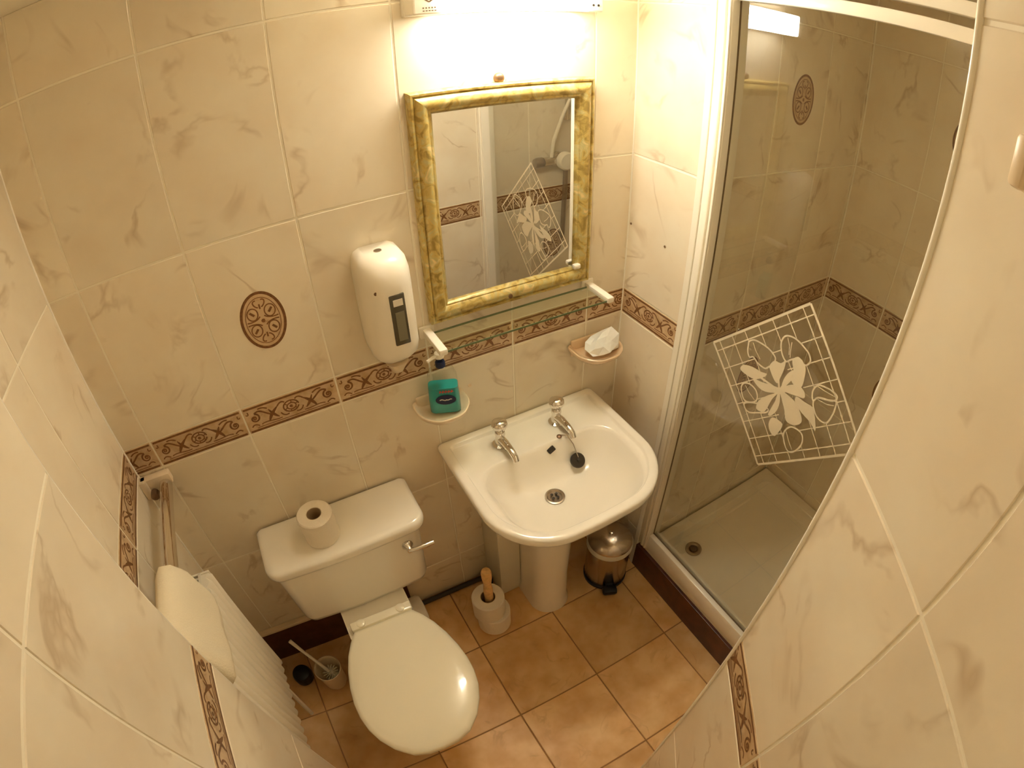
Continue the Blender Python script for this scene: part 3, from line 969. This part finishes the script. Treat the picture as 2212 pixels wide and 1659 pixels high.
obj('plinth', BX(-hx + .012, hx - .012, -hy2 + .012, hy2 - .012, .0, .096), CREAMP, t)

t = thing('shower_door', 'sliding glass shower door with an etched flower and white frame', 'shower door', (GX, 0, 0))
YJ = -.268
def jamb(y0, y1):
    bm = bmesh.new()
    box(bm, -.030, .028, y0, y1, .163, 2.062, bev=.002)
    ym = (y0 + y1) / 2
    box(bm, -.036, -.026, ym - .006, ym + .006, .163, 2.062, bev=.003)
    box(bm, -.036, -.026, y0 + .002, y0 + .009, .163, 2.062, bev=.003)
    return bm
obj('frame_post', jamb(-.312, YJ), FRAMEW, t, smooth=30)
obj('frame_post', jamb(YN + .002, YN + .034), FRAMEW, t, smooth=30)
obj('gasket', BX(-.007, -.003, -.3142, -.3115, .24, 1.98), GASK, t)
obj('gasket', BX(-.0075, -.0035, YN + .034, -.312, .2435, .2465), GASK, t)
bm = bmesh.new(); box(bm, -.024, -.006, YN + .034, -.312, 1.976, 2.004, bev=.003)
obj('head_rail', bm, FRAMEW, t, smooth=30)
bm = bmesh.new(); box(bm, -.012, .014, YN + .034, -.312, 2.024, 2.052, bev=.003)
obj('head_rail', bm, FRAMEW, t, smooth=30)
bm = bmesh.new(); box(bm, -.026, -.004, YN + .034, -.312, .163, .244, bev=.004); box(bm, -.004, .022, YN + .034, -.312, .163, .232, bev=.003); box(bm, .004, .010, YN + .034, -.312, .225, .250, bev=.002)
obj('bottom_rail', bm, FRAMEW, t, smooth=30)
gl = obj('glass_pane', BX(-.003, .003, YN + .05, -.310, .238, 1.99), PANE, t)
# etched square set on its corner with a lily
E = []
c0, hd = Vector((-.610, 1.124)), .2465
ea, eb = Vector((-1, -1)).normalized(), Vector((-1, 1)).normalized()     # along the square's sides (y, z)
H = hd / math.sqrt(2)
def Q(a, b):                   # a, b in -1..1 over the square
    p = c0 + ea * (a * H) + eb * (b * H)
    return (p.x, p.y)
for k, wd in ((1.0, .006), (.86, .0032)):
    ribbon(E, [Q(-k, -k), Q(k, -k)], wd); ribbon(E, [Q(k, -k), Q(k, k)], wd); ribbon(E, [Q(k, k), Q(-k, k)], wd); ribbon(E, [Q(-k, k), Q(-k, -k)], wd)
LEAVES = [
    [(-0.4742, 1.1929), (-0.4881, 1.2043), (-0.5135, 1.2077), (-0.5362, 1.2066), (-0.5529, 1.2004), (-0.5611, 1.1923), (-0.558, 1.1737), (-0.5473, 1.1602), (-0.5388, 1.1514), (-0.5155, 1.152), (-0.4976, 1.1597), (-0.4861, 1.1526), (-0.4768, 1.164), (-0.4737, 1.1825)],
    [(-0.5674, 1.2286), (-0.5637, 1.2454), (-0.5678, 1.2603), (-0.5774, 1.2684), (-0.5935, 1.2722), (-0.6113, 1.2704), (-0.6283, 1.2652), (-0.6426, 1.2585), (-0.6522, 1.2459), (-0.6489, 1.2313), (-0.6386, 1.2264), (-0.6279, 1.2323), (-0.6155, 1.2277), (-0.6019, 1.2161), (-0.5915, 1.2047), (-0.5781, 1.2125)],
    [(-0.6865, 1.1689), (-0.6841, 1.1838), (-0.6911, 1.2015), (-0.7056, 1.2081), (-0.7246, 1.2114), (-0.7418, 1.2105), (-0.7486, 1.2024), (-0.7376, 1.1882), (-0.7195, 1.182), (-0.7023, 1.1732), (-0.6939, 1.159)],
    [(-0.6954, 1.1551), (-0.7025, 1.1727), (-0.7259, 1.1832), (-0.7486, 1.1943), (-0.7529, 1.1761), (-0.7526, 1.1526), (-0.7476, 1.1318), (-0.7363, 1.1251), (-0.7215, 1.1262), (-0.7067, 1.136)],
    [(-0.4863, 1.0598), (-0.492, 1.0747), (-0.5098, 1.083), (-0.5311, 1.0793), (-0.542, 1.0648), (-0.5411, 1.0494), (-0.5256, 1.0346), (-0.5067, 1.0288), (-0.4932, 1.0421)],
    [(-0.5097, 1.0195), (-0.5291, 1.0364), (-0.5572, 1.0497), (-0.5838, 1.0539), (-0.5806, 1.0404), (-0.555, 1.0209), (-0.5349, 1.0069), (-0.5183, 1.0064)],
    [(-0.652, 1.0149), (-0.6508, 1.033), (-0.6593, 1.0508), (-0.6752, 1.0592), (-0.6942, 1.0591), (-0.7043, 1.0484), (-0.7071, 1.0281), (-0.6987, 1.002), (-0.6852, 0.9869), (-0.6699, 0.9902)],
]
VEINS = [
    [(-0.5775, 1.2629), (-0.5879, 1.2472), (-0.5935, 1.2252)],
    [(-0.5917, 1.2588), (-0.5943, 1.2384), (-0.5986, 1.2204)],
    [(-0.4869, 1.1953), (-0.499, 1.1808), (-0.5188, 1.166)],
    [(-0.6921, 1.199), (-0.7123, 1.1998), (-0.7413, 1.2037)],
    [(-0.7038, 1.1694), (-0.7301, 1.173), (-0.7471, 1.1818)],
    [(-0.4973, 1.0709), (-0.5132, 1.0596), (-0.5368, 1.0501)],
    [(-0.655, 1.0324), (-0.6702, 1.0138), (-0.6887, 0.9977)],
]
PETALS = [
    [(-0.4724, 1.1053), (-0.4777, 1.1212), (-0.5024, 1.1316), (-0.5288, 1.1346), (-0.5466, 1.1392), (-0.5367, 1.1223), (-0.5182, 1.1066), (-0.4955, 1.1024)],
    [(-0.5187, 1.1051), (-0.5442, 1.1114), (-0.5719, 1.1212), (-0.5963, 1.1273), (-0.5963, 1.1168), (-0.5747, 1.1019), (-0.5506, 1.0925), (-0.5295, 1.0962)],
    [(-0.5527, 1.167), (-0.5614, 1.1858), (-0.5784, 1.1899), (-0.5885, 1.2028), (-0.5911, 1.1848), (-0.5887, 1.1598), (-0.5859, 1.141), (-0.5763, 1.1415), (-0.5604, 1.155)],
    [(-0.6091, 1.2157), (-0.6179, 1.2308), (-0.6283, 1.231), (-0.6438, 1.2217), (-0.65, 1.2), (-0.6507, 1.1743), (-0.6378, 1.1656), (-0.6213, 1.1713), (-0.6204, 1.1938)],
    [(-0.6006, 1.1575), (-0.6072, 1.1803), (-0.6185, 1.1942), (-0.6179, 1.1757), (-0.6104, 1.1506), (-0.6019, 1.1328)],
    [(-0.6029, 1.13), (-0.6232, 1.1558), (-0.6445, 1.1668), (-0.6624, 1.1623), (-0.6661, 1.148), (-0.6468, 1.1414), (-0.6273, 1.1347)],
    [(-0.6518, 1.138), (-0.6769, 1.1386), (-0.698, 1.1399), (-0.7144, 1.1174), (-0.7245, 1.0933), (-0.7055, 1.1038), (-0.677, 1.1109), (-0.6541, 1.1223)],
    [(-0.6039, 1.122), (-0.6234, 1.1251), (-0.6512, 1.1203), (-0.6723, 1.1039), (-0.6814, 1.0858), (-0.6648, 1.066), (-0.6426, 1.064), (-0.631, 1.0845), (-0.6166, 1.1027)],
    [(-0.5998, 1.1175), (-0.6085, 1.0935), (-0.6082, 1.068), (-0.5985, 1.0461), (-0.5896, 1.0433), (-0.5921, 1.0637), (-0.5973, 1.0927)],
    [(-0.5958, 1.1129), (-0.5844, 1.0854), (-0.5758, 1.0426), (-0.5522, 1.0348), (-0.5509, 1.0563), (-0.5661, 1.0816), (-0.5829, 1.1005)],
    [(-0.601, 1.0177), (-0.6049, 1.0396), (-0.6267, 1.0447), (-0.6372, 1.0376), (-0.6279, 0.9998), (-0.6109, 1.0021)],
]
def smooth_loop(p, k=4):
    r = []
    n = len(p)
    for i in range(n):
        p0, p1, p2, p3 = (Vector(p[(i + j - 1) % n]) for j in range(4))
        for q in range(k):
            t = q / k
            r.append(tuple(.5 * (2 * p1 + (p2 - p0) * t + (2 * p0 - 5 * p1 + 4 * p2 - p3) * t * t + (3 * p1 - p0 - 3 * p2 + p3) * t ** 3)))
    return r
def inside(p, poly):
    c = False
    for i in range(len(poly)):
        (x0, y0), (x1, y1) = poly[i - 1], poly[i]
        if (y0 > p[1]) != (y1 > p[1]) and p[0] < (x1 - x0) * (p[1] - y0) / (y1 - y0) + x0:
            c = not c
    return c
def inside_flower(p):
    d_ = Vector(p) - c0
    return d_.length < .062 or any(inside(p, q) for q in LEAVES) or any(inside(p, q) for q in PETALS)
for g in [-.86, -.57, -.29, 0, .29, .57, .86]:
    for sw in (0, 1):
        run = []
        for i in range(91):
            s = -1 + 2 * i / 90
            p = Q(g, s) if sw == 0 else Q(s, g)
            if inside_flower(p):
                if len(run) > 1:
                    ribbon(E, run, .0026)
                run = []
            else:
                run.append(p)
        if len(run) > 1:
            ribbon(E, run, .0026)
for q in LEAVES:
    ribbon(E, smooth_loop(q), .0042, True)
for q in VEINS:
    ribbon(E, q, .0022)
HEART = Vector((-0.5983, 1.1217))
for q in PETALS[:10]:
    c_ = sum((Vector(v) for v in q), Vector((0, 0))) / len(q)
    ribbon(E, [tuple(HEART), tuple((HEART + c_) / 2), tuple(c_)], .006)
for q in PETALS:                                  # each petal solid, parted by a clear groove along its middle
    c_ = sum((Vector(v) for v in q), Vector((0, 0))) / len(q)
    r = [c_ + (Vector(v) - c_) * 1.1 for v in smooth_loop(q, 3)]
    for i in range(len(r)):
        E.append([r[i - 1], r[i], c_])
link('etched_flower', flat_mesh(E, lambda a, b: (-.0034, a, b), 'etched_flower', 0), FROST, gl)

# mixer on the shower's near wall (seen in the mirror)
t = thing('shower_mixer', 'chrome shower mixer with a white knob and hose inside the shower', 'shower mixer', (1.845, YN, 1.26))
bm = bmesh.new(); lathe(bm, [(.030, 0), (.030, .008), (.022, .012), (.022, .055)], 24, axis='Y')
for v in bm.verts: v.co.y *= -1
tube(bm, [(-.10, .045, 0), (.10, .045, 0)], .021, 18)
obj('valve_body', bm, CHROME, t, smooth=40)
bm = bmesh.new(); lathe(bm, [(.03, .055), (.042, .06), (.043, .085), (.036, .094), (.002, .096)], 26, axis='Y')
for v in bm.verts: v.co.y *= -1
obj('temperature_knob', bm, WHITEP, t, smooth=40)
bm = bmesh.new(); lathe(bm, [(.020, 0), (.024, .01), (.024, .04), (.018, .045)], 20, (-.145, .045, 0), 'X')
obj('flow_knob', bm, DRAINM, t, smooth=40)
bm = bmesh.new(); tube(bm, [(.02, .045, -.02), (.02, .04, -.15), (.02, .02, -.40)], .012, 12)
obj('supply_pipe', bm, DRAINM, t, smooth=40)
bm = bmesh.new(); tube(bm, [(-.06, .05, .02), (-.055, .06, .10), (-.02, .07, .2), (.04, .07, .32), (.05, .065, .45), (.04, .06, .58)], .008, 10)
obj('hose', bm, WHITEP, t, smooth=40)
bm = bmesh.new(); tube(bm, [(.04, .02, .18), (.04, .02, .68)], .009, 12); box(bm, .025, .055, 0, .025, .18, .21, bev=.004); box(bm, .025, .055, 0, .025, .65, .68, bev=.004)
obj('riser_rail', bm, CHROME, t, smooth=40)
bm = bmesh.new(); tube(bm, [(.04, .06, .56), (.04, .085, .63), (.04, .11, .66)], [.011, .014, .016], 12); lathe(bm, [(.02, 0), (.036, .015), (.038, .024), (.03, .028)], 20, (.04, .12, .64))
obj('shower_head', bm, WHITEP, t, smooth=40)

# ------------------------------------------------------------------ robe hook on the slanting wall, screws
nd = Vector((-math.cos(AR), math.sin(AR), 0)); ud = Vector((-math.sin(AR), -math.cos(AR), 0))
hp = Vector((XE1, YN, 0)) + ud * .102
t = thing('wall_hook', 'beige plastic wall hook on the slanting wall at right', 'hook', (hp.x, hp.y, 1.868), -(PI / 2 + AR))
obj('plate', BX(-.022, .03, -.006, 0, -.020, .020, bev=.003), CREAMP, t, smooth=40)
obj('peg', BX(-.020, -.006, -.022, -.005, -.018, .018, bev=.004), CREAMP, t, smooth=40)
def pin(x, y, z, label):
    bm = bmesh.new(); lathe(bm, [(.0034, 0), (.0034, .0015), (.001, .002)], 10)
    o = obj('screw', bm, SCREWM, None, (x, y, z)); o.rotation_euler = (0, -PI / 2, 0)
    tag(o, label, 'screw', 'screws in the narrow wall')
pin(XR - .0005, -.012, 1.335, 'tiny dark screw in the corner right of the mirror')
pin(XR - .0005, -.157, 1.32, 'tiny dark screw in the narrow tile beside the shower frame')
